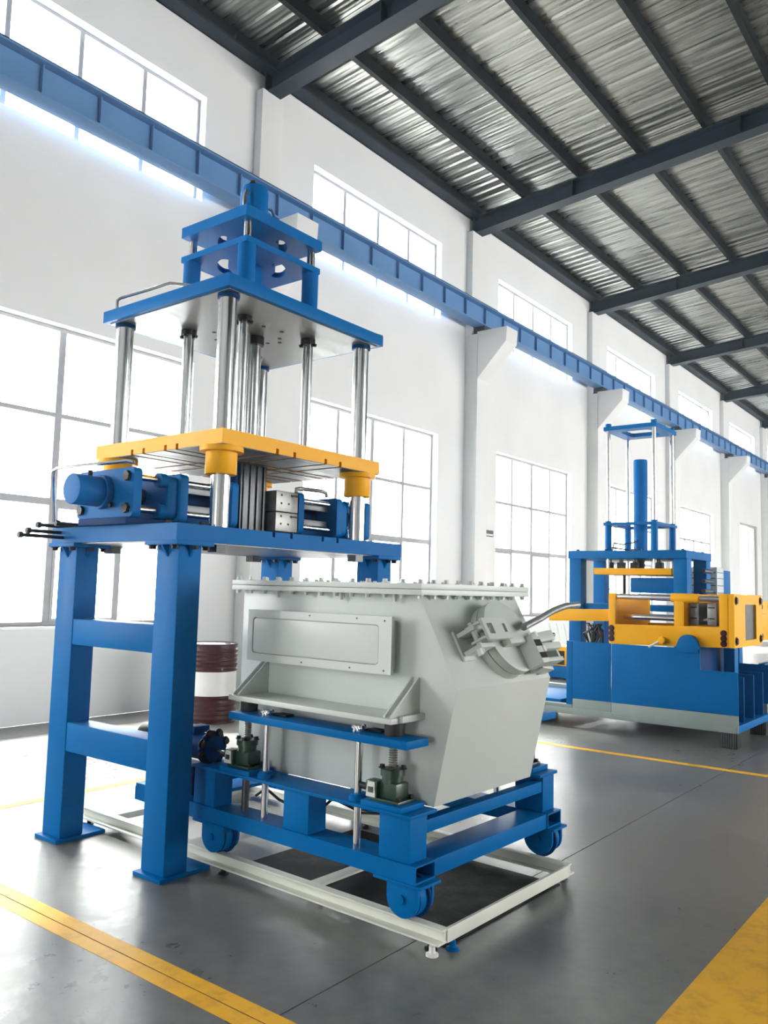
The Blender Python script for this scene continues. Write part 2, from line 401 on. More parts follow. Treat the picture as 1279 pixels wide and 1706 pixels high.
# roof: rafters, purlins, sheets
ceil = thing('ceiling', None, None, (18, 0, 9), kind='structure')
SL = .078; RIDGE = -4.2
def rz(y): return 8.725+SL*(8.5-max(y, 2*RIDGE-y))
def sloped(m, x0, x1, ya, yb, z0, z1):
    """box whose ends follow the roof slope, heights relative to the rafter soffit"""
    pts = [(x0, ya, rz(ya)+z0), (x0, yb, rz(yb)+z0), (x0, yb, rz(yb)+z1), (x0, ya, rz(ya)+z1)]
    return m.prism(pts, (x1-x0, 0, 0))
RH = .33
for k in range(-2, 7):
    cx = 7.92+BAY*k
    if cx < X0+.3 or cx > X1: continue
    for ya, yb in ((RIDGE, 8.5), (FAR_Y+.07, RIDGE)):
        if yb < 0 and not (-1 < cx < 32): pass
        w = sloped(MB(), cx-.008, cx+.008, ya, yb, .014, RH-.014).build('rafter', 'rafter', ceil)
        sloped(MB(), cx-.13, cx+.13, ya, yb, 0, .014).build('flange', 'rafter', w)
        sloped(MB(), cx-.13, cx+.13, ya, yb, RH-.014, RH).build('flange', 'rafter', w)
        if yb > 0:
            for y in (6.35, 3.4, .4): 
                sloped(MB(), cx-.125, cx+.125, y, y+.014, .014, RH-.014).build('stiffener', 'rafter', w)
            sloped(MB(), cx-.13, cx+.13, 8.475, 8.5, -.02, RH+.02).build('end_plate', 'rafter', w)
PY = [7.34-1.13*i for i in range(0, 11)]
PH = .20
for y in PY + [2*RIDGE-v for v in PY if 2*RIDGE-v > FAR_Y]:
    z = rz(y)+RH
    m = MB().box(X0, X1, y-.035, y-.028, z, z+PH)
    m.box(X0, X1, y-.028, y+.045, z, z+.008).box(X0, X1, y-.028, y+.045, z+PH-.008, z+PH).box(X0, X1, y+.037, y+.045, z+.008, z+.03)
    m.build('purlin', 'purlin', ceil)
for y0, y1 in ((8.33, 8.56),):
    z = rz(8.45)+RH
    MB().box(X0, X1, y0, y1, z-.02, z+.02).box(X0, X1, y1-.02, y1, z-.02, z+.20).build('eave_beam', 'rafter', ceil)
    MB().box(X0, X1, y0+.03, y0+.05, z+.02, z+.19).build('eave_channel', 'purlin', ceil)
# ribbed sheets, one per half bay
DK = RH+PH+.004
def sheet(xa, xb, ya, yb):
    m = MB(); vs = []; x = xa; pts = []
    pitch = .24; n = int(round((xb-xa)/pitch)); pitch = (xb-xa)/n
    for i in range(n):
        b = xa+i*pitch
        pts += [(b, 0), (b+pitch*.62, 0), (b+pitch*.72, .028), (b+pitch*.90, .028)]
    pts.append((xb, 0))
    for y in (ya, yb):
        for px, pz in pts: vs.append((px, y, rz(y)+DK+pz))
    n = len(pts)
    m.add(vs, [(i, i+1, n+i+1, n+i) for i in range(n-1)])
    vs2 = [(x_, y_, z_+.004) for x_, y_, z_ in vs]
    m.add(vs2, [(i, n+i, n+i+1, i+1) for i in range(n-1)])
    return m
sx = 7.92-3*BAY
while sx < X1-.1:
    a, b = max(sx, X0), min(sx+BAY/2, X1)
    if b-a > .3:
        for ya, yb in ((RIDGE, 8.87), (FAR_Y-.3, RIDGE)): sheet(a+.008, b-.008, ya, yb).build('roof_sheet', 'roof', ceil, ang=20)
    sx += BAY/2
# sheathing above the sheets keeps the daylight out of the seams
cov = MB()
for ya, yb in ((RIDGE, 8.9), (FAR_Y-.35, RIDGE)): sloped(cov, X0-.3, X1+.3, ya, yb, DK+.06, DK+.12)
cov.build('roof_insulation', 'purlin', ceil)

# crane runway beam on the corbels
cb = thing('crane_runway_beam', 'long blue steel crane runway beam carried on the white wall corbels', 'beam', (18, 8.29, 6.64))
CBX0, CBX1 = -6.0, 43.5
B(CBX0, CBX1, 8.28, 8.30, 6.785, 7.155).build('web', 'beam', cb)
B(CBX0, CBX1, 8.16, 8.42, 6.76, 6.785).build('bottom_flange', 'beam', cb, .003)
B(CBX0, CBX1, 8.16, 8.42, 7.155, 7.18).build('top_flange', 'beam', cb, .003)
B(CBX0, CBX1, 8.255, 8.325, 7.18, 7.26).build('rail', 'dark_steel', cb, .004)
for k in range(0, 6): B(7.91+BAY*k-.14, 7.91+BAY*k+.14, 8.18, 8.40, 6.64, 6.76).build('bearing_pad', 'dark_steel', cb, .003)
st = B(-.006, .006, .065, .117, 0, .37).mesh('stiffener_mesh', 'beam')
x = 7.91-BAY
while x < 38:
    piece('stiffener', st, cb, (x, 8.163, 6.785)); x += BAY/8

# ================================================================== FLOOR MARKINGS
t_ = thing('floor_marking', 'wide two-strip yellow floor line in the foreground beside the press legs', 'floor line', (2.2, 1.5, 0))
B(2.125, 2.197, -6, 7.6, 0, .0012).build('paint_strip', 'tape', t_)
B(2.203, 2.275, -6, 7.6, 0, .0012).build('paint_strip', 'tape', t_)
tag(B(2.40, 26, .55, 1.125, 0, .0012).build('floor_marking', 'tape'), 'broad yellow walkway band in the bottom right corner of the floor', 'floor line')
tag(B(7.925, 8.02, 1.13, 5.2, 0, .0012).build('floor_marking', 'tape'), 'thin yellow floor line crossing in front of the far yellow and blue machine', 'floor line')
tag(B(1.0, 7.9, 5.55, 5.63, 0, .0012).build('floor_marking', 'tape'), 'thin faded yellow floor line behind the press legs towards the windows', 'floor line')

# ================================================================== THE PRESS
PR = thing('column_press', 'tall blue four-column hydraulic press with yellow moving platen on a leg frame', 'press', (3.81, 4.22, 0))
bolt_s = hexbolt(.013, .016, 'black', 'small_bolt_mesh')
bolt_m = hexbolt(.019, .022, 'black', 'bolt_mesh')
UP, DOWN = (0, 0, 0), (PI, 0, 0)
LEFT = (0, -PI/2, 0); FRONT = (PI/2, 0, 0)
# legs
for lx, ly in ((2.83, 3.61), (2.83, 4.60), (4.57, 3.61), (4.57, 4.60)):
    lg = B(lx, lx+.155, ly, ly+.195, .022, 1.765).build('leg', 'blue', PR, .008)
    bx = (lx-.035, lx+.30) if lx < 3 else (lx-.12, lx+.20)
    B(bx[0], bx[1], ly-.02, ly+.215, 0, .022).build('foot_plate', 'blue', lg, .003)
    B(lx-.05, lx+.205, ly-.045, ly+.24, 1.765, 1.79).build('head_plate', 'blue', lg, .003)
    for gx, gy in ((lx-.03, ly+.0), (lx-.03, ly+.195), (lx+.185, ly), (lx+.185, ly+.195), (lx+.08, ly-.03), (lx+.08, ly+.222)):
        piece('bolt', bolt_m, lg, (gx, gy, 1.765), DOWN)
    MB().prism([(lx-.045, ly+.09, 1.765), (lx, ly+.09, 1.765), (lx, ly+.09, 1.70)], (0, .014, 0)).build('gusset', 'blue', lg)
    MB().prism([(lx+.07, ly-.04, 1.765), (lx+.07, ly, 1.765), (lx+.07, ly, 1.70)], (.014, 0, 0)).build('gusset', 'blue', lg)
for lx in (2.83, 4.57):
    for z0, z1 in ((1.17, 1.325), (.535, .705)):
        B(lx+.005, lx+.15, 3.80, 4.605, z0, z1).build('cross_beam', 'blue', PR, .006)
# table with T-slots in its upper face
TX0, TX1, TY0, TY1 = 2.80, 4.826, 3.60, 4.84
B(TX0, TX1, TY0, TY1, 1.79, 1.852).build('table_plate', 'blue', PR)
sl = [3.527, 3.68, 3.97, 4.116]
ed = [TX0]+sl+[TX1]
for i in range(5):
    a = ed[i]+(.011 if i else 0); b = ed[i+1]-(.011 if i < 4 else 0)
    B(a, b, TY0, TY1, 1.852, 1.884).build('table_strip', 'blue', PR)
B(TX0+.03, TX1-.03, TY0+.03, TY1-.03, 1.784, 1.79).build('plate_underside', 'under', PR)
# main columns
C4 = [(3.165, 3.69), (4.41, 3.69), (3.165, 4.72), (4.41, 4.72)]
for x, y in C4:
    CY((x, y, 1.884), (x, y, 3.285), .056, n=32).build('column', 'chrome', PR)
    CY((x, y, 3.255), (x, y, 3.285), .066, n=28).build('column_collar', 'blue_dark', PR)
    bs = MB().lathe((x, y, 0), [(.088, 2.195), (.092, 2.20), (.092, 2.325), (.128, 2.327), (.128, 2.358)], 36).build('guide_bush', 'yellow', PR, ang=50)
    nut = MB().cyl((x, y, 1.74), (x, y, 1.784), .06, n=6).build('column_nut', 'dark_steel', PR)
# yellow platen with crossing T-slots underneath
YX0, YX1, YY0, YY1 = 3.066, 4.512, 3.575, 4.825
B(YX0, YX1, YY0, YY1, 2.392, 2.448).build('platen', 'yellow', PR)
xs_ = [YX0, 3.506, 3.657, 3.947, 4.092, YX1]; ys_ = [YY0, 3.98, 4.091, 4.307, 4.427, YY1]
for i in range(5):
    for j in range(5):
        a = xs_[i]+(.012 if i else 0); b = xs_[i+1]-(.012 if i < 4 else 0)
        c = ys_[j]+(.012 if j else 0); e = ys_[j+1]-(.012 if j < 4 else 0)
        B(a, b, c, e, 2.361, 2.392).build('platen_block', 'yellow', PR)
        B(a+.004, b-.004, c+.004, e-.004, 2.357, 2.361).build('platen_face', 'dark_plate', PR)
# top plate
B(YX0-.004, YX1, YY0-.004, YY1+.004, 3.285, 3.363).build('head_plate', 'blue', PR, .003)
B(YX0+.03, YX1-.03, YY0+.03, YY1-.03, 3.280, 3.285).build('plate_underside', 'under', PR)
hole = MB().cyl((0, 0, -.003), (0, 0, 0), .014, n=14).mesh('bolt_hole_mesh', 'black')
for hx, hy in ((3.60, 4.05), (3.60, 4.20), (3.60, 4.33), (3.72, 4.45), (3.95, 4.05), (3.98, 4.2), (4.02, 4.12), (3.7, 3.95), (3.85, 3.93)):
    piece('bolt_hole', hole, PR, (hx, hy, 3.280))
# guide rods, sleeves and the two small upper plates
G4 = [(3.485, 3.905), (4.085, 3.905), (3.485, 4.455), (4.085, 4.455)]
for x, y in G4:
    CY((x, y, 2.448), (x, y, 3.28), .036, n=28).build('guide_rod', 'chrome', PR)
    cl = MB().cyl((x, y, 3.245), (x, y, 3.28), .052, n=24).build('rod_collar', 'black', PR)
    for q in range(4): piece('bolt', bolt_s, cl, (x+.05*math.cos(q*PI/2+.4), y+.05*math.sin(q*PI/2+.4), 3.245), DOWN)
    CY((x, y, 3.363), (x, y, 3.757), .058, n=30).build('sleeve_post', 'blue', PR)
    CY((x, y, 3.795), (x, y, 3.925), .028, n=24).build('upper_rod', 'chrome', PR)
mcx, mcy = 3.777, 4.175
def kidney(cx, cy, r, a0, a1, w, z, n=12):
    o = [(cx+(r+w)*math.cos(a0+(a1-a0)*i/n), cy+(r+w)*math.sin(a0+(a1-a0)*i/n), z) for i in range(n+1)]
    e = [(cx+r*math.cos(a1)+w*math.cos(a1+PI*j/6), cy+r*math.sin(a1)+w*math.sin(a1+PI*j/6), z) for j in range(1, 6)]
    i_ = [(cx+(r-w)*math.cos(a1-(a1-a0)*i/n), cy+(r-w)*math.sin(a1-(a1-a0)*i/n), z) for i in range(n+1)]
    s = [(cx+r*math.cos(a0)+w*math.cos(a0+PI+PI*j/6), cy+r*math.sin(a0)+w*math.sin(a0+PI+PI*j/6), z) for j in range(1, 6)]
    return o+e+i_+s
def qplate(x0, x1, y0, y1, z): return [(x0, y0, z), (x1, y0, z), (x1, y1, z), (x0, y1, z)]
MB().holed(qplate(3.428, 4.125, 3.85, 4.505, 3.755), [kidney(mcx, mcy, .20, R(-75), R(-15), .038, 3.755), kidney(mcx, mcy, .20, R(105), R(165), .038, 3.755)], (0, 0, .040)).build('guide_plate', 'blue', PR)
MB().holed(qplate(3.418, 4.137, 3.85, 4.50, 3.925), [kidney(mcx, mcy, .21, R(-70), R(-20), .03, 3.925), kidney(mcx, mcy, .21, R(110), R(160), .03, 3.925)], (0, 0, .072)).build('crown_plate', 'blue', PR)
CY((mcx, mcy, 3.363), (mcx, mcy, 3.925), .075, n=32).build('cylinder_barrel', 'blue', PR)
top = MB().lathe((mcx, mcy, 0), [(.098, 3.997), (.098, 4.30), (.088, 4.335), (.06, 4.342)], 36).build('cylinder_cap', 'blue', PR, ang=50)
piece('bolt', bolt_m, top, (mcx-.05, mcy-.03, 4.342)); piece('bolt', bolt_m, top, (mcx+.05, mcy-.02, 4.342))
MB().tube([(3.62, 4.10, 3.997), (3.62, 4.10, 4.20), (3.635, 4.11, 4.245), (3.69, 4.13, 4.25)], .013).build('oil_pipe', 'chrome', PR)
MB().tube([(3.92, 4.13, 3.997), (3.92, 4.13, 4.18), (3.905, 4.14, 4.22), (3.86, 4.15, 4.225)], .011).build('oil_pipe', 'chrome', PR)
CY((mcx+.06, mcy, 2.448), (mcx+.06, mcy, 3.28), .045, n=28).build('ram_rod', 'chrome', PR)
CY((mcx+.06, mcy, 3.22), (mcx+.06, mcy, 3.28), .062, n=24).build('rod_collar', 'black', PR)
CY((mcx-.04, mcy-.03, 2.448), (mcx-.04, mcy-.03, 3.28), .022, n=20).build('ejector_rod', 'dark_steel', PR)
# centre tool post between table and platen
tp = B(3.63, 3.86, 4.03, 4.30, 1.884, 2.357).build('tool_post', 'dark_steel', PR, .006)
for x in (3.655, 3.715, 3.775, 3.835): B(x-.009, x+.009, 4.018, 4.03, 1.89, 2.35).build('tool_rib', 'dark_steel', tp, .003)
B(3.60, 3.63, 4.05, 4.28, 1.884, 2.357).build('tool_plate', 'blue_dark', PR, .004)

def puller(sgn, cx):
    """side core-pulling unit lying on the table along X; sgn=-1 points left"""
    X = lambda d: cx+sgn*d
    Y0, Y1, Z0, Z1 = 3.95, 4.51, 1.925, 2.21
    yc, zc = 4.23, 2.075
    def plate(d0, d1, bev=.03, zt=Z1, name='cross_plate', mat='blue'):
        pts = [(X(d0), y, z) for y, z in rrect(Y0, Y1, Z0, zt, bev, 4)]
        return MB().prism(pts, (X(d1)-X(d0), 0, 0)).build(name, mat, PR, .003)
    p1 = plate(.0, .055)
    p2 = plate(.40, .46)
    p3 = plate(.73, .785)
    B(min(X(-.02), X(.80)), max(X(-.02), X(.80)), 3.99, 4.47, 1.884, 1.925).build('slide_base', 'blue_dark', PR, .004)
    for y in (Y0+.055, Y1-.055):
        for z in (Z0+.05, Z1-.05):
            CY((X(-.02), y, z), (X(.79), y, z), .019, n=20).build('tie_bar', 'chrome', PR)
            for q, dd in ((p3, .785), (p1, -.022)):
                MB().cyl((X(dd), y, z), (X(dd+.022), y, z), .03, n=6).build('nut', 'black', q)
    # moving block with bosses
    blk = MB().prism([(X(.46), y, z) for y, z in rrect(Y0+.02, Y1-.02, Z0+.01, Z1-.02, .04, 4)], (X(.535)-X(.46), 0, 0)).build('moving_block', 'blue', PR, .004)
    for y in (Y0+.055, Y1-.055):
        for z in (Z0+.05, Z1-.05): MB().cyl((X(.535), y, z), (X(.585), y, z), .042, n=22).build('boss', 'blue', blk)
    CY((X(.53), yc, zc), (X(.73), yc, zc), .05, n=24).build('piston_rod', 'steel', PR)
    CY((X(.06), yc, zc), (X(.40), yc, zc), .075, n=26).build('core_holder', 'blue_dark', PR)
    for dz in (-.09, .03): B(min(X(.08), X(.37)), max(X(.08), X(.37)), 4.02, 4.06, zc+dz, zc+dz+.05).build('guide_key', 'dark_steel', PR, .004)
    cy_ = CY((X(.785), yc, zc), (X(1.0), yc, zc), .088, n=36).build('pull_cylinder', 'blue', PR, .006)
    MB().cyl((X(.79), yc, zc), (X(.83), yc, zc), .10, n=36).build('cylinder_flange', 'blue', cy_, .004)
    MB().cyl((X(.90), yc-.02, zc+.085), (X(.90), yc-.02, zc+.115), .013, n=8).build('port_fitting', 'black', cy_)
    for dy, dz in ((-.06, -.05), (.06, .05)): piece('bolt', bolt_s, cy_, (X(.80), yc+dy*1.6, zc+dz*1.6), (0, sgn*PI/2, 0))
puller(-1, 3.545)
puller(+1, 4.10)
# right-hand steel mould half with its drilled blocks
for z0, z1 in ((1.925, 2.055), (2.06, 2.20)):
    mo = B(3.88, 4.09, 3.95, 4.50, z0, z1).build('mould_block', 'steel', PR, .005)
    for x, z in ((3.93, .4), (4.0, .4), (3.93, .8), (4.03, .8)):
        MB().cyl((x, 3.9505, z0+(z1-z0)*z), (x, 3.9485, z0+(z1-z0)*z), .008, n=12).build('pin_hole', 'black', mo)
    B(4.02, 4.09, 3.944, 3.951, z1-.03, z1-.018).build('mould_slot', 'black', mo)
# hydraulic pipes of the left unit, hose on the right unit
MB().tube([(2.765, 3.97, 2.235), (2.755, 4.02, 2.245), (2.60, 4.48, 2.215), (2.595, 4.515, 2.20), (2.595, 4.52, 2.17), (2.62, 4.52, 1.90)], .011).build('oil_pipe', 'chrome', PR)
MB().tube([(4.17, 4.05, 2.215), (4.17, 4.05, 2.245), (4.20, 4.04, 2.25), (4.38, 4.0, 2.25), (4.42, 3.99, 2.24), (4.43, 3.99, 2.21)], .014).build('oil_hose', 'conduit', PR)
# clamp rods poking out past the left edge of the table
for yy, zz, xl, xr in ((4.71, 1.822, 2.52, 2.82), (4.74, 1.853, 2.585, 2.82), (4.76, 1.893, 2.66, 3.02), (4.62, 1.902, 2.70, 3.02)):
    rd = CY((xl, yy, zz), (xr, yy, zz), .011, n=14).build('clamp_rod', 'black', PR)
    MB().cyl((xl-.012, yy, zz), (xl+.014, yy, zz), .019, n=6).build('nut', 'black', rd)
for x, y in ((2.86, 4.66), (2.90, 4.56), (2.86, 3.75), (3.02, 3.66)): piece('bolt', bolt_m, PR, (x, y, 1.884))
tag(MB().prism([(3.13, 4.45, 2.4485), (3.42, 4.43, 2.4485), (3.40, 4.79, 2.4485), (3.10, 4.80, 2.4485)], (0, 0, .004)).build('steel_sheet', 'steel'), 'loose grey steel sheet lying on the yellow press platen', 'sheet')
tag(MB().prism([(4.34, 3.60, 3.3635), (4.505, 3.57, 3.3635), (4.53, 3.80, 3.3635), (4.36, 3.83, 3.3635)], (0, 0, .005)).build('steel_sheet', 'steel'), 'small grey steel sheet overhanging the right corner of the blue head plate', 'sheet')
fr = thing('tube_frame', 'bent bright tube frame standing on the left of the blue head plate', 'frame', (3.15, 4.5, 3.363))
MB().tube([(3.09, 4.72, 3.363), (3.09, 4.72, 3.43), (3.10, 4.70, 3.445), (3.24, 4.36, 3.52), (3.36, 4.20, 3.50), (3.42, 4.08, 3.44), (3.44, 4.04, 3.363)], .011).build('tube', 'chrome', fr)
B(3.17, 3.33, 4.30, 4.62, 3.363, 3.40).build('foot_block', 'steel', fr, .004)

# ================================================================== RAILS, CART, FURNACE BOX (frame turned 1.5 degrees)
TH = R(1.5); OX, OY = 3.05, 2.03
def loc_uv(u, v, z=0.0): return (OX+u*math.cos(TH)+v*math.sin(TH), OY-u*math.sin(TH)+v*math.cos(TH), z)
def lthing(name, label, cat, u, v, z=0.0): return thing(name, label, cat, loc_uv(u, v, z), -TH, org=(u, v, z))
RF = lthing('rail_frame', 'cream painted steel rail frame lying on the floor under the blue cart', 'rail frame', .62, 1.4)
for u0, s in ((0.0, 1), (1.27, -1)):
    def bx(a, b): return (min(u0+s*a, u0+s*b), max(u0+s*a, u0+s*b))
    r_ = B(*bx(.045, .057), 0, 2.86, .05, .092).build('rail_web', 'rail', RF)
    B(*bx(.0, .085), 0, 2.86, .040, .050).build('rail_foot', 'rail', r_, .002)
    B(*bx(.028, .078), 0, 2.86, .090, .101).build('rail_head', 'rail', r_, .003)
B(.066, 1.205, -.004, .012, .040, .100).build('end_bar', 'rail', RF, .002)
B(.066, 1.205, .83, .91, .052, .064).build('cross_bar', 'rail', RF, .002)
B(.066, 1.205, 2.56, 2.70, .052, .092).build('cross_bar', 'rail', RF, .002)
for u, v, m in ((-.0, .03, 'white'), (.045, .07, 'black'), (.11, .0, 'blue'), (1.24, .05, 'steel'), (.04, 1.45, 'black'), (1.23, 1.45, 'black'), (.04, 2.78, 'black'), (1.23, 2.78, 'black')):
    f_ = MB().lathe((u, v, 0), [(.028, 0), (.028, .008), (.014, .012), (.014, .040)], 18).build('levelling_foot', m, RF)

tag(MB().box(-.53, .53, -.73, .73, 0, .004).build('floor_sheet', 'mat'), 'thin black sheet on the floor inside the cream rail frame', 'mat')  # flat near-black sheet laid over the slabs inside the rail frame
mt_ = bpy.data.objects['floor_sheet']; mt_.location = loc_uv(.635, .76, 0); mt_.rotation_euler = (0, 0, -TH)
CA = lthing('transfer_cart', 'blue steel transfer cart on four wheels carrying the grey furnace box', 'cart', .68, 1.15, .10)
def rtube(u0, u1, v0, v1, z0, z1, name, t=.008, parent=CA, axis='v'):
    if axis == 'v':
        o = [(u0, v0, z0), (u1, v0, z0), (u1, v0, z1), (u0, v0, z1)]; h = [(u0+t, v0, z0+t), (u0+t, v0, z1-t), (u1-t, v0, z1-t), (u1-t, v0, z0+t)]
        return MB().holed(o, [h], (0, v1-v0, 0)).build(name, 'blue', parent)
CW = 1.365
hexn = hexbolt(.012, .014, 'chrome', 'nut_mesh')
for side in (0, 1):
    U = (lambda u: u) if side == 0 else (lambda u: CW-u)
    def ub(a, b): return (min(U(a), U(b)), max(U(a), U(b)))
    tb = rtube(*ub(0, .155), .13, 2.24, .262, .340, 'lower_beam')
    for v in (.17, .80, 1.52):
        B(*ub(.010, .138), v, v+.178, .340, .535).build('post', 'blue', CA, .004)
    B(*ub(-.004, .195), .155, 1.70, .535, .551).build('top_plate', 'blue', CA, .003)
    for v in (.205, 1.52):
        B(*ub(-.006, .150), v-.11, v+.16, .248, .262).build('wheel_pad', 'blue', CA, .002)
        for a, b in ((.006, .024), (.112, .128)):
            prof = [(v-.088, .248)]+[(v+.088*math.cos(q), .187+.082*math.sin(q)) for q in [PI+PI*i/14 for i in range(15)]]+[(v+.088, .248)]
            wb = MB().prism([(U(a), p, z) for p, z in prof], (U(b)-U(a), 0, 0)).build('wheel_bracket', 'blue', CA, .003)
        MB().cyl((U(-.004), v, .187), (U(.136), v, .187), .018, n=14).build('axle', 'blue', CA)
        wh = MB().cyl((U(.034), v, .187), (U(.100), v, .187), .085, n=40).build('wheel', 'blue', CA, .004)
        MB().cyl((U(.084), v, .187), (U(.100), v, .187), .098, n=40).build('wheel_flange', 'blue_dark', wh, .003)
    # lifting gear
    for v in (.335, 1.35):
        B(*ub(-.002, .175), v-.12, v+.12, .551, .576).build('jack_pad', 'blue', CA, .003)
        jk = B(*ub(.022, .152), v-.085, v+.085, .576, .590).build('jack', 'green', CA, .004)
        MB().box(*ub(.036, .132), v-.062, v+.062, .590, .665).build('housing', 'green', jk, .012)
        MB().lathe((U(.084), v, 0), [(.050, .655), (.050, .690), (.058, .692), (.058, .722), (.030, .726)], 26).build('neck', 'green', jk, ang=50)
        MB().box(*ub(.012, .075), v+.035, v+.105, .588, .668).build('worm_case', 'green', jk, .010)
        MB().prism([(U(.006), v+.040, .595), (U(.006), v+.096, .595), (U(.009), v+.088, .662), (U(.009), v+.048, .662)], (U(.008)-U(0), 0, 0)).build('nameplate', 'plate_label', jk)
        MB().box(*ub(.003, .0075), v+.054, v+.082, .615, .640).build('nameplate_panel', 'dark_steel', jk)
        MB().cyl((U(.04), v+.10, .628), (U(.04), v+.155, .628), .016, n=16).build('input_shaft', 'black', jk)
        for a, b in ((.045, -.07), (.045, .07), (.135, -.07), (.135, .07)): piece('bolt', bolt_s, jk, (U(a), v+b, .590))
        for q in range(4): piece('bolt', bolt_s, jk, (U(.084)+.05*math.cos(q*1.57+.5), v+.05*math.sin(q*1.57+.5), .722))
        sc = MB(); pr = []
        z = .722
        while z < .836: pr += [(.0155, z), (.021, z+.003), (.021, z+.006), (.0155, z+.009)]; z += .011
        sc.lathe((U(.084), v, 0), pr, 18).build('lift_screw', 'steel', CA)
        CY((U(.084), v, .345), (U(.084), v, .534), .020, n=18).build('screw_guard', 'dark_steel', CA)
        for q in range(3): piece('bolt', hexn, CA, (U(.084)+.035*math.cos(q*2.1+2), v+.045*math.sin(q*2.1+2), .838), DOWN)
        CY((U(.075), v-.012, .876), (U(.075), v-.012, .938), .048, n=24).build('rubber_block', 'rubber', CA, .003)
    B(*ub(-.025, .145), .175, 1.387, .838, .876).build('lift_bar', 'blue', CA, .004)
    for v in (.52, 1.165):
        CY((U(.055), v, .300), (U(.055), v, .886), .0185, n=24).build('guide_rod', 'chrome', CA)
        MB().lathe((U(.055), v, 0), [(.042, .551), (.042, .572), (.034, .575), (.034, .584)], 24).build('rod_bush', 'blue', CA)
        MB().lathe((U(.055), v, 0), [(.038, .876), (.038, .888), (.024, .890), (.024, .90)], 22).build('rod_cap', 'chrome', CA)
        for q in range(3): piece('bolt', hexn, CA, (U(.055)+.028*math.cos(q*2.1), v+.028*math.sin(q*2.1), .888))
        MB().box(*ub(.07, .13), v-.12, v-.03, .876, .886).build('limit_switch', 'black', CA, .002)
B(.157, 1.208, .136, .30, .262, .340).build('cross_beam', 'blue', CA, .004)
B(.157, 1.208, 2.08, 2.235, .262, .340).build('cross_beam', 'blue', CA, .004)
B(.140, 1.225, .175, .235, .448, .507).build('cross_beam', 'blue', CA, .004)
B(.140, 1.225, 1.60, 1.66, .448, .507).build('cross_beam', 'blue', CA, .004)
B(.0, .55, 1.72, 2.235, .340, .36).build('motor_deck', 'blue', CA, .003)
# gear motor driving the left jack
gm = B(.03, .17, 1.74, 2.0, .36, .52).build('motor_stand', 'blue_dark', CA, .006)
MB().cyl((.10, 1.64, .628), (.10, 1.90, .628), .075, n=28).build('gear_case', 'blue_dark', gm, .01)
MB().cyl((.10, 1.90, .628), (.10, 2.22, .628), .065, n=28).build('motor_body', 'blue_dark', gm, .006)
MB().cyl((.10, 2.22, .628), (.10, 2.31, .628), .067, n=28).build('fan_cover', 'black', gm, .008)
MB().cyl((.10, 1.655, .628), (.10, 1.675, .628), .10, n=8).build('motor_flange', 'blue_dark', gm, .004)
for q in range(8): piece('bolt', bolt_m, gm, (.10+.088*math.cos(q*PI/4+.39), 1.655, .628+.088*math.sin(q*PI/4+.39)), FRONT)
MB().cyl((.052, 1.47, .628), (.085, 1.66, .628), .014, n=16).build('drive_shaft', 'chrome', gm)
B(.045, .155, 1.76, 1.84, .70, .74).build('terminal_box', 'blue_dark', gm, .006)
MB().tube([(.30, 1.50, .36), (.28, 1.40, .42), (.27, 1.28, .38), (.29, 1.12, .345), (.30, 1.0, .37), (.30, .90, .45), (.32, .86, .50)], .008).build('cable', 'rubber', CA)
MB().tube([(.40, 1.50, .40), (.38, 1.30, .44), (.40, 1.10, .43), (.42, .80, .37), (.50, .5, .40), (.55, .32, .42)], .007).build('cable', 'rubber', CA)

# ---- furnace box
HB = lthing('furnace_box', 'pale grey green steel furnace box with bolted lid and round clamped door', 'furnace box', .65, .85, .551)
HU0, HU1 = .20, 1.10
prof = [(.178, .551), (.06, 1.10), (.287, 1.53), (1.56, 1.53), (1.56, .551)]
hb = MB().prism([(HU0, v, z) for v, z in prof], (HU1-HU0, 0, 0)).build('shell', 'hopper', HB, .006)
B(.14, 1.16, .232, 1.60, 1.530, 1.556).build('lid_flange', 'hopper', HB, .002)
lid = B(.14, 1.16, .232, 1.60, 1.559, 1.586).build('lid', 'hopper', HB, .002)
B(.145, 1.155, .237, 1.595, 1.556, 1.559).build('lid_gasket', 'dark_steel', HB)
hb_top = hexbolt(.0135, .020, 'hopper', 'lid_bolt_mesh'); hb_bot = hexbolt(.0125, .018, 'hopper', 'lid_nut_mesh')
pts = []
n = 13
for i in range(n): pts += [(.168, .26+(1.572-.26)*i/(n-1)), (1.132, .26+(1.572-.26)*i/(n-1))]
n = 9
for i in range(1, n): pts += [(.168+(1.132-.168)*i/n, .26), (.168+(1.132-.168)*i/n, 1.572)]
for u, v in pts:
    piece('lid_bolt', hb_top, HB, (u, v, 1.586), (0, 0, random.random()))
    piece('lid_nut', hb_bot, HB, (u, v, 1.530), (PI, 0, random.random()))
for v in (.26+.115*1.4, .26+.115*4.5, .26+.115*8.6):      # odd longer studs under the rim
    MB().cyl((.172, v, 1.53), (.178, v, 1.495), .008, n=10).build('stud', 'hopper', HB)
# access cover on the left face
cb_ = B(.143, .20, .425, 1.40, 1.165, 1.402).build('cover_frame', 'hopper', HB, .003)
o = [(.125, y, z) for y, z in ((.395, 1.142), (1.430, 1.142), (1.430, 1.422), (.395, 1.422))]
h = [(.125, y, z) for y, z in rrect(.475, 1.392, 1.183, 1.380, .022)]
MB().holed(o, [h], (.018, 0, 0)).build('cover_plate', 'hopper', HB)
MB().prism([(.129, y, z) for y, z in rrect(.4795, 1.3875, 1.1875, 1.3755, .019)], (.0135, 0, 0)).build('cover_panel', 'hopper', HB, .002)
for y, z in ((.62, 1.405), (.95, 1.405), (.44, 1.16), (.44, 1.40), (1.0, 1.158), (.66, 1.158)):
    MB().cyl((.1235, y, z), (.126, y, z), .005, n=8).build('screw', 'dark_steel', HB)
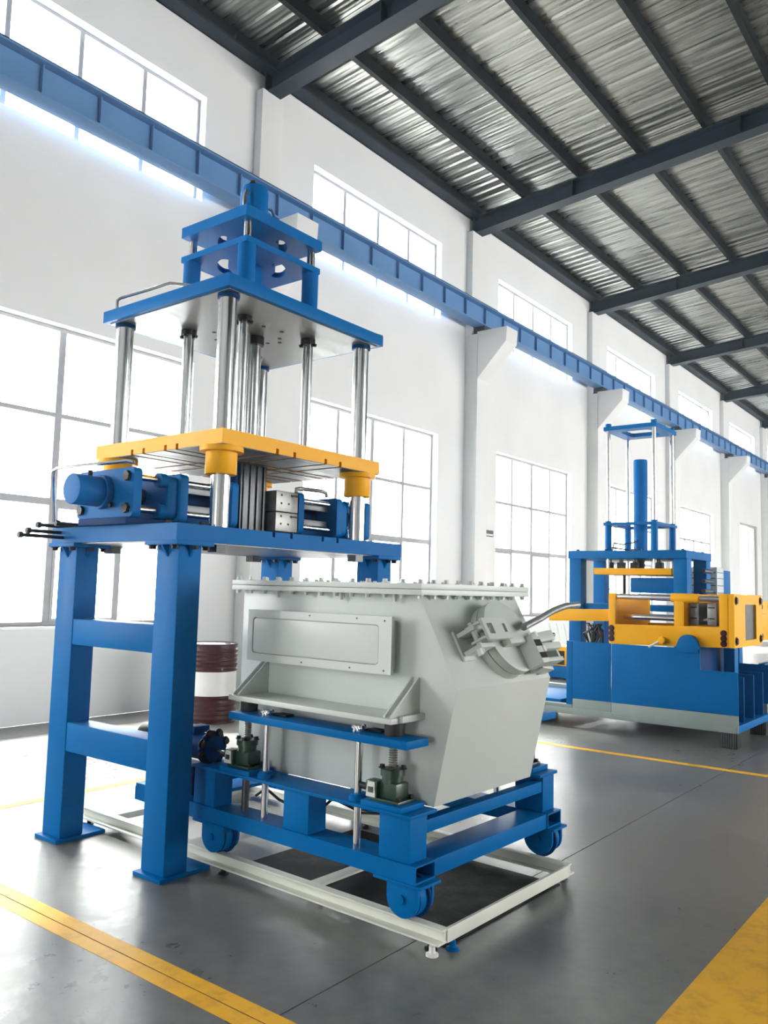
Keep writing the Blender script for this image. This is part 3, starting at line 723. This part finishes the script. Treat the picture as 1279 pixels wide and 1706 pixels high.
# bracket shelf that the lifting bar pushes against, with gussets (one on each flank)
for side in (0, 1):
    U = (lambda u: u) if side == 0 else (lambda u: 1.30-u)
    def ub(a, b): return (min(U(a), U(b)), max(U(a), U(b)))
    B(*ub(-.028, .20), .262, 1.392, .940, .966).build('shelf', 'hopper', HB, .003)
    B(*ub(.03, .20), .240, .262, .944, .974).build('shelf_lug', 'hopper', HB, .003)
    for v in (.272, 1.325):
        for dv in (0, .040):
            MB().prism([(U(.20), v+dv, .966), (U(-.012), v+dv, .966), (U(-.012), v+dv, .974), (U(.188), v+dv, 1.138), (U(.20), v+dv, 1.138)], (0, .010, 0)).build('gusset', 'hopper', HB, .001)
        MB().prism([(U(.20), v+.010, 1.118), (U(.010), v+.010, .966), (U(.022), v+.010, .966), (U(.20), v+.010, 1.106)], (0, .030, 0)).build('gusset_web', 'hopper', HB)
# round door on the sloping face: local axes u (sideways), s (up the slope), n (out)
sv = Vector((0, .4856, .8742)); nv = Vector((0, -.8742, .4856)); p0 = Vector((0, .06, 1.10))
def D(u, s, n): return Vector((u, 0, 0))+p0+sv*s+nv*n
dc = (.70, .215); RD = .198
door = MB().cyl(D(*dc, 0), D(*dc, .045), RD, n=56).build('door_ring', 'hopper', HB, .003)
MB().cyl(D(*dc, .045), D(*dc, .049), RD-.006, n=56).build('door_seam', 'dark_steel', HB)
dd = MB().cyl(D(*dc, .049), D(*dc, .098), RD, n=56).build('door', 'hopper', HB, .004)
def dbox(u0, u1, s0, s1, n0, n1, m=None):
    m = m or MB()
    vs = [D(u, s, n) for n in (n0, n1) for s in (s0, s1) for u in (u0, u1)]
    return m.add(vs, [(0, 2, 3, 1), (4, 5, 7, 6), (0, 1, 5, 4), (2, 6, 7, 3), (0, 4, 6, 2), (1, 3, 7, 5)])
hin = dbox(.335, .435, .130, .285, 0, .018).build('hinge_base', 'hopper', HB, .003)
for s in (.150, .245): dbox(.350, .470, s, s+.022, .018, .125).build('hinge_lug', 'hopper', hin, .003)
MB().cyl(D(.385, .13, .095), D(.385, .29, .095), .014, n=16).build('hinge_pin', 'hopper', hin)
# forked strap: two cheeks with a cut-out between, running over the door to the latch
ck = dbox(.36, .60, .185, .197, .07, .150).build('strap_cheek', 'hopper', HB, .002)
dbox(.36, .60, .262, .274, .07, .150).build('strap_cheek', 'hopper', HB, .002)
o = [D(.38, .172, .150), D(.60, .172, .150), D(.60, .284, .150), D(.38, .284, .150)]
h1 = [D(.405, .20, .150), D(.405, .255, .150), D(.455, .255, .150), D(.455, .20, .150)]
h2 = [D(.545, .205, .150), D(.545, .252, .150), D(.570, .252, .150), D(.570, .205, .150)]
MB().holed(o, [h1, h2], nv*.016).build('strap_face', 'hopper', HB)
MB().prism([D(.585, .150, .098), D(.585, .150, .150), D(.70, .150, .158), D(.86, .150, .128), D(.98, .150, .165), D(1.02, .150, .165), D(1.02, .150, .140), D(.88, .150, .098)], sv*.055).build('strap_arm', 'hopper', HB, .004)
MB().cyl(D(.355, .150, .10), D(.355, .120, .10), .016, n=6).build('hinge_nut', 'white', HB)
# latch on the far side: fork, swing bolts, wedge
lt = dbox(.735, .790, .020, .175, .098, .190).build('latch_fork', 'hopper', HB, .003)
dbox(.735, .80, .045, .075, .190, .1915).build('latch_slot', 'black', lt)
dbox(.735, .80, .110, .145, .190, .1915).build('latch_slot', 'black', lt)
dbox(.79, 1.02, .095, .130, .135, .180).build('latch_bar', 'hopper', HB, .003)
dbox(.80, .99, .028, .050, .098, .175).build('latch_bar', 'hopper', HB, .003)
for s, n in ((.165, .165), (.080, .175), (.035, .165)): MB().cyl(D(.815, s, n), D(.815, s+.03, n), .018, n=6).build('latch_nut', 'white', HB)
la = MB().prism([D(.86, .02, .03), D(1.06, .02, .03), D(1.06, .02, .06), D(.86, .02, .11)], sv*.018).build('latch_base', 'hopper', HB, .002)
dbox(.97, 1.06, .02, .20, 0, .03).build('latch_base', 'hopper', HB, .003)
dbox(1.0, 1.02, .04, .19, .03, .15).build('latch_lug', 'hopper', HB, .003)
MB().cyl(D(.97, .185, .145), D(1.06, .185, .145), .012, n=14).build('latch_pin', 'steel', HB)
# grey flexible conduit leaving the door
MB().tube([D(.79, .238, .14), D(.891, .26, .14), D(1.013, .287, .14), D(1.10, .309, .14), D(1.19, .330, .14), D(1.259, .343, .14), D(1.33, .355, .14), D(1.403, .363, .14), D(1.542, .370, .14)], .019, 16).build('conduit', 'conduit', HB, ang=60)
MB().cyl(D(.85, .25, .098), D(.85, .25, .13), .012, n=12).build('conduit_clip', 'hopper', HB)

# ================================================================== OIL DRUM
DR = thing('oil_drum', 'maroon steel oil drum with a white middle band behind the blue press leg', 'drum', (6.40, 7.47, 0))
def drumprof(z0, z1, ribs):
    out = [(.286, z0)]
    for r in ribs: out += [(.286, r-.018), (.297, r-.006), (.297, r+.006), (.286, r+.018)]
    return out+[(.286, z1)]
B0 = Vector((6.40, 7.47, 0))
MB().lathe(B0, [(.27, 0), (.294, .004), (.294, .016), (.286, .02)]+drumprof(.02, .30, [.06, .11, .16, .21, .29])[1:], 44).build('lower_body', 'drum', DR, ang=50)
MB().lathe(B0, drumprof(.301, .580, []), 44).build('middle_band', 'drum_white', DR, ang=50)
MB().lathe(B0, drumprof(.581, .872, [.595, .66, .71, .76, .81])+[(.294, .874), (.294, .888), (.280, .888), (.280, .874)], 44).build('upper_body', 'drum', DR, ang=50)
MB().lathe(B0, [(.279, .868), (.279, .876)], 44).build('lid', 'drum_white', DR)
MB().lathe(B0+Vector((.16, -.08, 0)), [(.035, .876), (.035, .888), (.02, .89)], 18).build('bung', 'steel', DR)

# ================================================================== FAR MACHINE
FM = thing('casting_machine', 'far blue machine with yellow clamping unit and tall cylinder tower', 'machine', (10.3, 3.6, 0))
PX = 9.13
# stepped blue side panels, skirt and skid
def panel(y0, y1, z0, z1, name, mat, x=PX, t=.012): return B(x, x+t, y0, y1, z0, z1).build(name, mat, FM, .002)
panel(3.779, 4.252, .342, 1.005, 'side_panel', 'blue')
MB().prism([(PX, y, z) for y, z in ((3.773, .342), (2.40, .342), (2.40, .785), (2.782, .785), (2.782, 1.003), (3.773, 1.003))], (.012, 0, 0)).build('side_panel', 'blue', FM, .002)
panel(3.779, 4.25, .160, .338, 'skirt_panel', 'panel_grey')
panel(2.40, 3.773, .160, .338, 'skirt_panel', 'panel_grey')
B(PX-.004, PX+.10, 2.42, 5.6, .155, .225).build('skid_beam', 'panel_grey', FM, .004)
B(PX, PX+.10, 4.256, 5.6, .225, .265).build('skid_beam', 'panel_grey', FM, .004)
B(PX+.10, PX+1.5, 4.45, 5.55, .17, .30).build('skid_deck', 'blue', FM, .004)
B(PX+.001, PX+.08, 4.254, 4.33, .265, 1.005).build('corner_post', 'blue', FM, .004)
B(10.45, 10.47, 2.40, 4.3, .342, .79).build('side_panel', 'blue', FM, .002)
B(10.44, 10.52, 2.42, 5.6, .155, .342).build('skid_beam', 'panel_grey', FM, .004)
B(PX+.012, 10.45, 2.40, 2.52, .16, .235).build('end_beam', 'blue', FM, .004)
B(PX+.012, 11.6, 2.55, 4.25, .235, .265).build('bed_plate', 'blue_dark', FM, .004)
B(PX+.012, 10.45, 2.80, 2.83, .265, 1.0).build('inner_bulkhead', 'blue_dark', FM, .004)
for x in (9.47, 9.88, 10.28): B(x, x+.016, 2.43, 2.80, .235, .71).build('inner_rib', 'blue', FM, .002)
B(10.47, 12.2, 2.45, 2.52, .76, .80).build('outer_rail', 'blue', FM, .004)
B(11.2, 12.6, 2.4, 4.6, .155, .235).build('rear_skid', 'blue', FM, .004)
B(9.85, 10.0, 2.62, 2.74, .265, 1.02).build('support_post', 'blue', FM, .004)
B(10.55, 10.70, 2.75, 2.90, .235, 1.02).build('support_post', 'blue', FM, .004)
ft = MB().box(-.085, .085, -.085, .085, 0, .155).mesh('foot_core', 'rubber')
for fx, fy in ((9.20, 2.50), (10.40, 2.50), (9.20, 5.2), (10.45, 5.2), (12.0, 2.6), (12.0, 4.2)):
    f_ = piece('rubber_foot', ft, FM, (fx, fy, 0))
    for q in range(7): B(fx-.080+q*.0235, fx-.070+q*.0235, fy-.091, fy-.085, .005, .150).build('foot_rib', 'dark_steel', FM)
    for q in range(7): B(fx-.091, fx-.085, fy-.080+q*.0235, fy-.070+q*.0235, .005, .150).build('foot_rib', 'dark_steel', FM)
# trunnion cradle
MB().prism([(PX-.02, 2.80, .96), (PX-.02, 2.80, 1.04)]+[(PX-.02, 2.915-.105*math.cos(a), 1.04+.11*math.sin(a)) for a in [PI*i/16 for i in range(1, 16)]]+[(PX-.02, 3.03, 1.04), (PX-.02, 3.03, .96)], (.09, 0, 0)).build('trunnion_cradle', 'blue', FM, .004)
# ---- yellow clamping unit
ya, yb = 2.51, 3.835
fr_o = [(9.20, 3.835, 1.012), (9.20, 3.78, .995), (9.20, 2.51, 1.03), (9.20, 2.51, 1.600), (9.20, 2.60, 1.600), (9.20, 2.60, 1.245), (9.20, 3.755, 1.225), (9.20, 3.755, 1.580), (9.20, 3.835, 1.580)]
MB().prism(fr_o, (.075, 0, 0)).build('clamp_side', 'yellow', FM, .005)
MB().prism([(p[0]+1.055, p[1], p[2]) for p in fr_o], (.075, 0, 0)).build('clamp_side', 'yellow', FM, .005)
MB().box(9.275, 10.255, 3.755, 3.834, 1.02, 1.578).build('rear_platen', 'yellow', FM, .005)
o = [(9.20, 2.505, 1.03), (10.36, 2.505, 1.03), (10.36, 2.505, 1.60), (9.20, 2.505, 1.60)]
h = [(x, 2.505, z) for x, z in rrect(9.63, 10.10, 1.10, 1.49, .02)]
ep = MB().holed(o, [h], (0, -.06, 0)).build('end_platen', 'yellow', FM)
MB().box(9.63, 10.10, 2.47, 2.475, 1.10, 1.49).build('end_window', 'dark_steel', ep)
for x in (9.27, 10.28):
    for z in (1.10, 1.53): piece('bolt', hexbolt(.035, .02, 'drum', 'platen_bolt_mesh'), ep, (x, 2.445, z), FRONT)
bm_ = hexbolt(.026, .014, 'drum', 'side_bolt_mesh')
for y in (2.555,):
    for z in (1.07, 1.125, 1.18, ): piece('bolt', bm_, ep, (9.20, y, z), LEFT)
for z in (1.06, 1.12, 1.18): piece('bolt', bm_, FM, (9.20, 3.80, z), LEFT)
mp_ = MB().box(9.215, 10.30, 2.975, 3.085, 1.235, 1.585).build('moving_platen', 'yellow', FM, .006)
MB().cyl((9.25, 2.82, 1.545), (9.25, 3.12, 1.545), .050, n=24).build('tie_bush', 'yellow', mp_, .004)
MB().cyl((10.25, 2.82, 1.545), (10.25, 3.12, 1.545), .050, n=24).build('tie_bush', 'yellow', mp_, .004)
for x in (9.26, 10.24):
    for z in (1.545, 1.31):
        CY((x if z > 1.5 else (x+.22 if x < 10 else x-.22), 2.52, z), (x if z > 1.5 else (x+.22 if x < 10 else x-.22), 3.76, z), .030, n=22).build('tie_bar', 'chrome', FM)
for y in (2.67, 2.86): 
    q = B(9.36, 10.12, y, y+.10, 1.25, 1.50).build('mould_half', 'steel', FM, .006)
    for z in (1.32, 1.44): B(9.352, 9.36, y+.02, y+.09, z, z+.012).build('mould_slot', 'black', q)
# yellow spout on the left and the end frame further right
MB().prism([(9.25, 3.835, 1.255), (9.25, 4.62, 1.228), (9.25, 4.62, 1.268), (9.25, 4.49, 1.375), (9.25, 3.835, 1.39)], (.30, 0, 0)).build('spout', 'yellow', FM, .004)
ex = B(10.55, 11.8, 2.62, 2.70, 1.04, 1.53).build('end_frame', 'yellow', FM, .006)
for x in (10.65, 11.05, 11.45):
    for z in (1.10, 1.46): piece('bolt', hexbolt(.03, .02, 'black', 'frame_bolt_mesh'), ex, (x, 2.62, z), FRONT)
B(10.85, 11.1, 2.56, 2.62, 1.18, 1.38).build('latch_box', 'yellow', ex, .01)
MB().cyl((9.20, 3.20, 1.075), (9.13, 3.20, 1.075), .038, n=20).build('pivot_boss', 'yellow', FM, .004)
MB().tube([(9.16, 3.21, 1.07), (9.14, 3.28, 1.03), (9.13, 3.34, .99)], .014).build('pivot_link', 'plate_label', FM)
# ---- blue tower frame
FX0, FX1, FY0, FY1 = 10.5, 11.54, 3.353, 4.96
tf = B(FX0, FX1, FY0, FY1, 2.045, 2.15).build('frame_plate', 'blue', FM, .004)
for x, y in ((FX0+.03, FY0), (FX0+.03, FY1-.18), (FX1-.21, FY0), (FX1-.21, FY1-.18)):
    B(x, x+.18, y+.004, y+.176, .265, 2.045).build('frame_leg', 'blue', FM, .005)
for x in (FX0+.1, FX1-.1):
    for y in (FY0+.08, FY0+.2, FY0+.6, FY0+1.1, FY1-.1): piece('bolt', bolt_m, tf, (x, y, 2.15))
TWX0, TWX1, TWY0, TWY1 = 10.62, 11.42, 3.77, 4.50
o = qplate(TWX0, TWX1, TWY0, TWY1, 3.80); h = [(x, y, 3.80) for x, y in rrect(10.80, 11.25, 3.93, 4.34, .06)]
MB().holed(o, [h], (0, 0, .055)).build('tower_plate', 'blue', FM)
MB().holed(qplate(TWX0, TWX1, TWY0, TWY1, 2.50), [[(x, y, 2.50) for x, y in rrect(10.72, 11.32, 3.87, 4.40, .04)]], (0, 0, .035)).build('tower_plate', 'blue', FM)
for x in (TWX0+.05, TWX1-.05):
    for y in (TWY0+.05, TWY1-.05):
        CY((x, y, 2.535), (x, y, 3.80), .028, n=22).build('tower_rod', 'chrome', FM)
        CY((x, y, 2.15), (x, y, 2.50), .045, n=22).build('tower_post', 'blue', FM)
        CY((x, y, 3.855), (x, y, 3.90), .04, n=6).build('tower_nut', 'blue', FM)
        CY((x, y, 1.92), (x, y, 2.045), .028, n=18).build('tower_rod', 'chrome', FM)
        CY((x, y, 2.535), (x, y, 2.56), .04, n=6).build('tower_nut', 'blue', FM)
MB().lathe((11.02, 4.135, 0), [(.092, 2.15), (.092, 3.40), (.086, 3.425), (.05, 3.43)], 36).build('tower_cylinder', 'blue', FM, ang=50)
CY((11.02, 4.135, 1.92), (11.02, 4.135, 2.045), .055, n=24).build('ram_rod', 'black', FM)
B(10.60, 11.45, 3.58, 4.63, 1.835, 1.92).build('ram_platen', 'yellow', FM, .005)
for x, y in ((10.66, 4.40), (10.7, 4.25), (10.66, 4.05), (10.66, 3.72)): 
    v_ = B(x, x+.09, y, y+.10, 1.92, 2.0).build('valve_block', 'black', FM, .008)
    MB().cyl((x+.045, y+.05, 2.0), (x+.045, y+.05, 2.04), .03, n=14).build('valve_cap', 'dark_steel', v_)
MB().tube([(10.68, 4.40, 2.15), (10.68, 4.38, 2.26), (10.70, 4.25, 2.24), (10.78, 4.15, 2.27), (10.93, 4.15, 2.30)], .010).build('oil_hose', 'rubber', FM)
MB().tube([(10.68, 4.44, 2.15), (10.70, 4.42, 2.20), (10.75, 4.20, 2.17), (10.93, 4.12, 2.19)], .010).build('oil_hose', 'rubber', FM)
# core box carriage inside the frame, side drive on the right
q = B(10.75, 11.3, 3.55, 4.18, 1.60, 1.80).build('core_carriage', 'blue', FM, .01)
B(10.80, 11.25, 3.50, 4.10, 1.50, 1.585).build('carriage_rail', 'blue', FM, .008)
B(10.62, 11.42, 3.4, 4.8, 1.36, 1.44).build('lower_table', 'blue', FM, .005)
CY((10.85, 4.30, 1.44), (10.85, 4.30, 1.835), .022, n=14).build('ejector_rod', 'black', FM)
B(10.75, 10.95, 4.22, 4.42, 1.44, 1.47).build('ejector_base', 'black', FM, .004)
for z in (1.60, 1.73, 1.86): CY((11.0, 3.30, z+.04), (11.36, 3.30, z+.04), .028, n=16).build('side_cylinder', 'dark_steel', FM)
sd = B(11.78, 12.10, 3.35, 3.72, 1.55, 1.98).build('drive_box', 'light_box', FM, .008)
for z in (1.62, 1.72, 1.82, 1.90): B(11.776, 11.781, 3.37, 3.70, z, z+.012).build('drive_seam', 'dark_steel', sd)
for z in (1.62, 1.72, 1.82, 1.90): B(11.80, 12.08, 3.345, 3.351, z, z+.012).build('drive_seam', 'dark_steel', sd)
B(12.10, 12.55, 3.38, 3.75, 1.58, 1.95).build('drive_motor', 'blue', FM, .012)
B(11.72, 12.45, 3.35, 3.8, .24, 1.55).build('drive_stand', 'blue', FM, .008)
for q in range(9):
    a = [random.uniform(-.07, .07) for _ in range(8)]
    MB().tube([(10.3+a[0], 4.45+a[1], .265), (10.3+a[2], 4.5+a[3]*1.5, .7), (10.3+a[4], 4.5+a[5]*1.8, 1.05), (10.33+a[6], 4.52+a[7]*1.8, 1.18), (10.36+a[1], 4.5+a[0]*2, 1.1), (10.4+a[3], 4.5+a[2], .8)], .012, 7).build('oil_hose', 'rubber', FM)

# ================================================================== SMALL THINGS
YM = thing('small_machine', 'small yellow machine on a blue base far behind the furnace box', 'machine', (14.3, 6.95, 0))
B(14.0, 14.7, 6.6, 7.25, .03, .24).build('base', 'blue', YM, .02)
MB().prism([(14.05, 6.65, .24), (14.05, 7.2, .24), (14.05, 7.18, .50), (14.05, 6.98, .60), (14.05, 6.65, .60)], (.6, 0, 0)).build('body', 'yellow', YM, .03)
B(14.045, 14.05, 6.70, 6.95, .27, .52).build('dark_opening', 'black', YM)
for a in (6.75, 6.9, 7.05): MB().tube([(14.3, a, .60), (14.3, a+.05, .85), (14.35, a+.12, 1.0)], .015).build('lever', 'plate_label', YM)
for x, y in ((14.1, 6.7), (14.6, 6.7), (14.1, 7.15), (14.6, 7.15)): CY((x, y-.03, .05), (x, y+.03, .05), .05, n=16).build('wheel', 'rubber', YM)
SG = thing('notice_plate', 'small grey notice plate on the white wall between two tall windows', 'sign', (14.42, WALL_Y, 2.7))
B(14.30, 14.60, WALL_Y-.02, WALL_Y, 2.68, 2.81).build('plate', 'dark_steel', SG, .003)
B(14.32, 14.58, WALL_Y-.023, WALL_Y-.02, 2.70, 2.735).build('print_band', 'plate_label', SG)
WF = thing('wall_fixture', 'small dark bracket fitting on the pillar by the far doorway', 'fitting', (36.5, 8.28, 3.6))
MB().tube([(36.5, 8.29, 3.75), (36.45, 8.0, 3.75), (36.4, 7.95, 3.6), (36.45, 8.0, 3.45)], .035).build('arm', 'dark_steel', WF)
CY((36.45, 7.95, 3.35), (36.45, 7.95, 3.50), .09, n=14).build('head', 'dark_steel', WF)

# ================================================================== OUTSIDE
tag(B(14, 60, 8.9, 20, -.25, -.15).build('ground', 'ground'), kind='structure')
def shrub(x, y, r, h, label):
    t = thing('garden_shrub', label, 'shrub', (x, y, -.15), group='shrubs outside the windows')
    m = MB()
    for i in range(420):
        a, b, c = random.uniform(0, 2*PI), random.uniform(-1, 1), random.random()**.4
        s = math.sqrt(1-b*b)
        p = Vector((x+r*c*s*math.cos(a), y+r*c*s*math.sin(a), h*.55+h*.47*c*b))
        e1 = Vector((random.uniform(-1, 1), random.uniform(-1, 1), random.uniform(-1, 1))).normalized(); e2 = e1.orthogonal().normalized()
        l = random.uniform(.10, .2)
        m.add([p, p+e1*l*.5+e2*l*.25, p+e1*l, p+e1*l*.5-e2*l*.25], [(0, 1, 2, 3)])
    m.build('foliage', 'leaf', t); CY((x, y, -.15), (x, y, h*.7), .05, n=8).build('stem', 'drum', t)
shrub(38.6, 11.5, 1.1, 3.4, 'tall green shrub seen through the far open doorway')
shrub(40.5, 12.0, 1.2, 3.2, 'green shrub behind the tall one outside the far doorway')
shrub(25.0, 11.0, 1.0, 2.3, 'green shrub outside the window behind the far machine')

# ================================================================== HAZE in the hall air
hz = bpy.data.materials.new('dusty_air'); hz.use_nodes = True
nt = hz.node_tree; nt.nodes.clear()
ho = nt.nodes.new('ShaderNodeOutputMaterial'); vs_ = nt.nodes.new('ShaderNodeVolumeScatter')
vs_.inputs['Color'].default_value = (.72, .86, 1.0, 1); vs_.inputs['Density'].default_value = .0022; vs_.inputs['Anisotropy'].default_value = .70
nt.links.new(vs_.outputs[0], ho.inputs['Volume'])
MT['haze'] = hz
hb_ = B(X0-2, X1+2, FAR_Y-2, WALL_Y+1.2, -1.0, 13.0).build('hall_haze', 'haze')
tag(hb_, 'thin dusty haze filling the air of the hall', 'haze', kind='stuff')
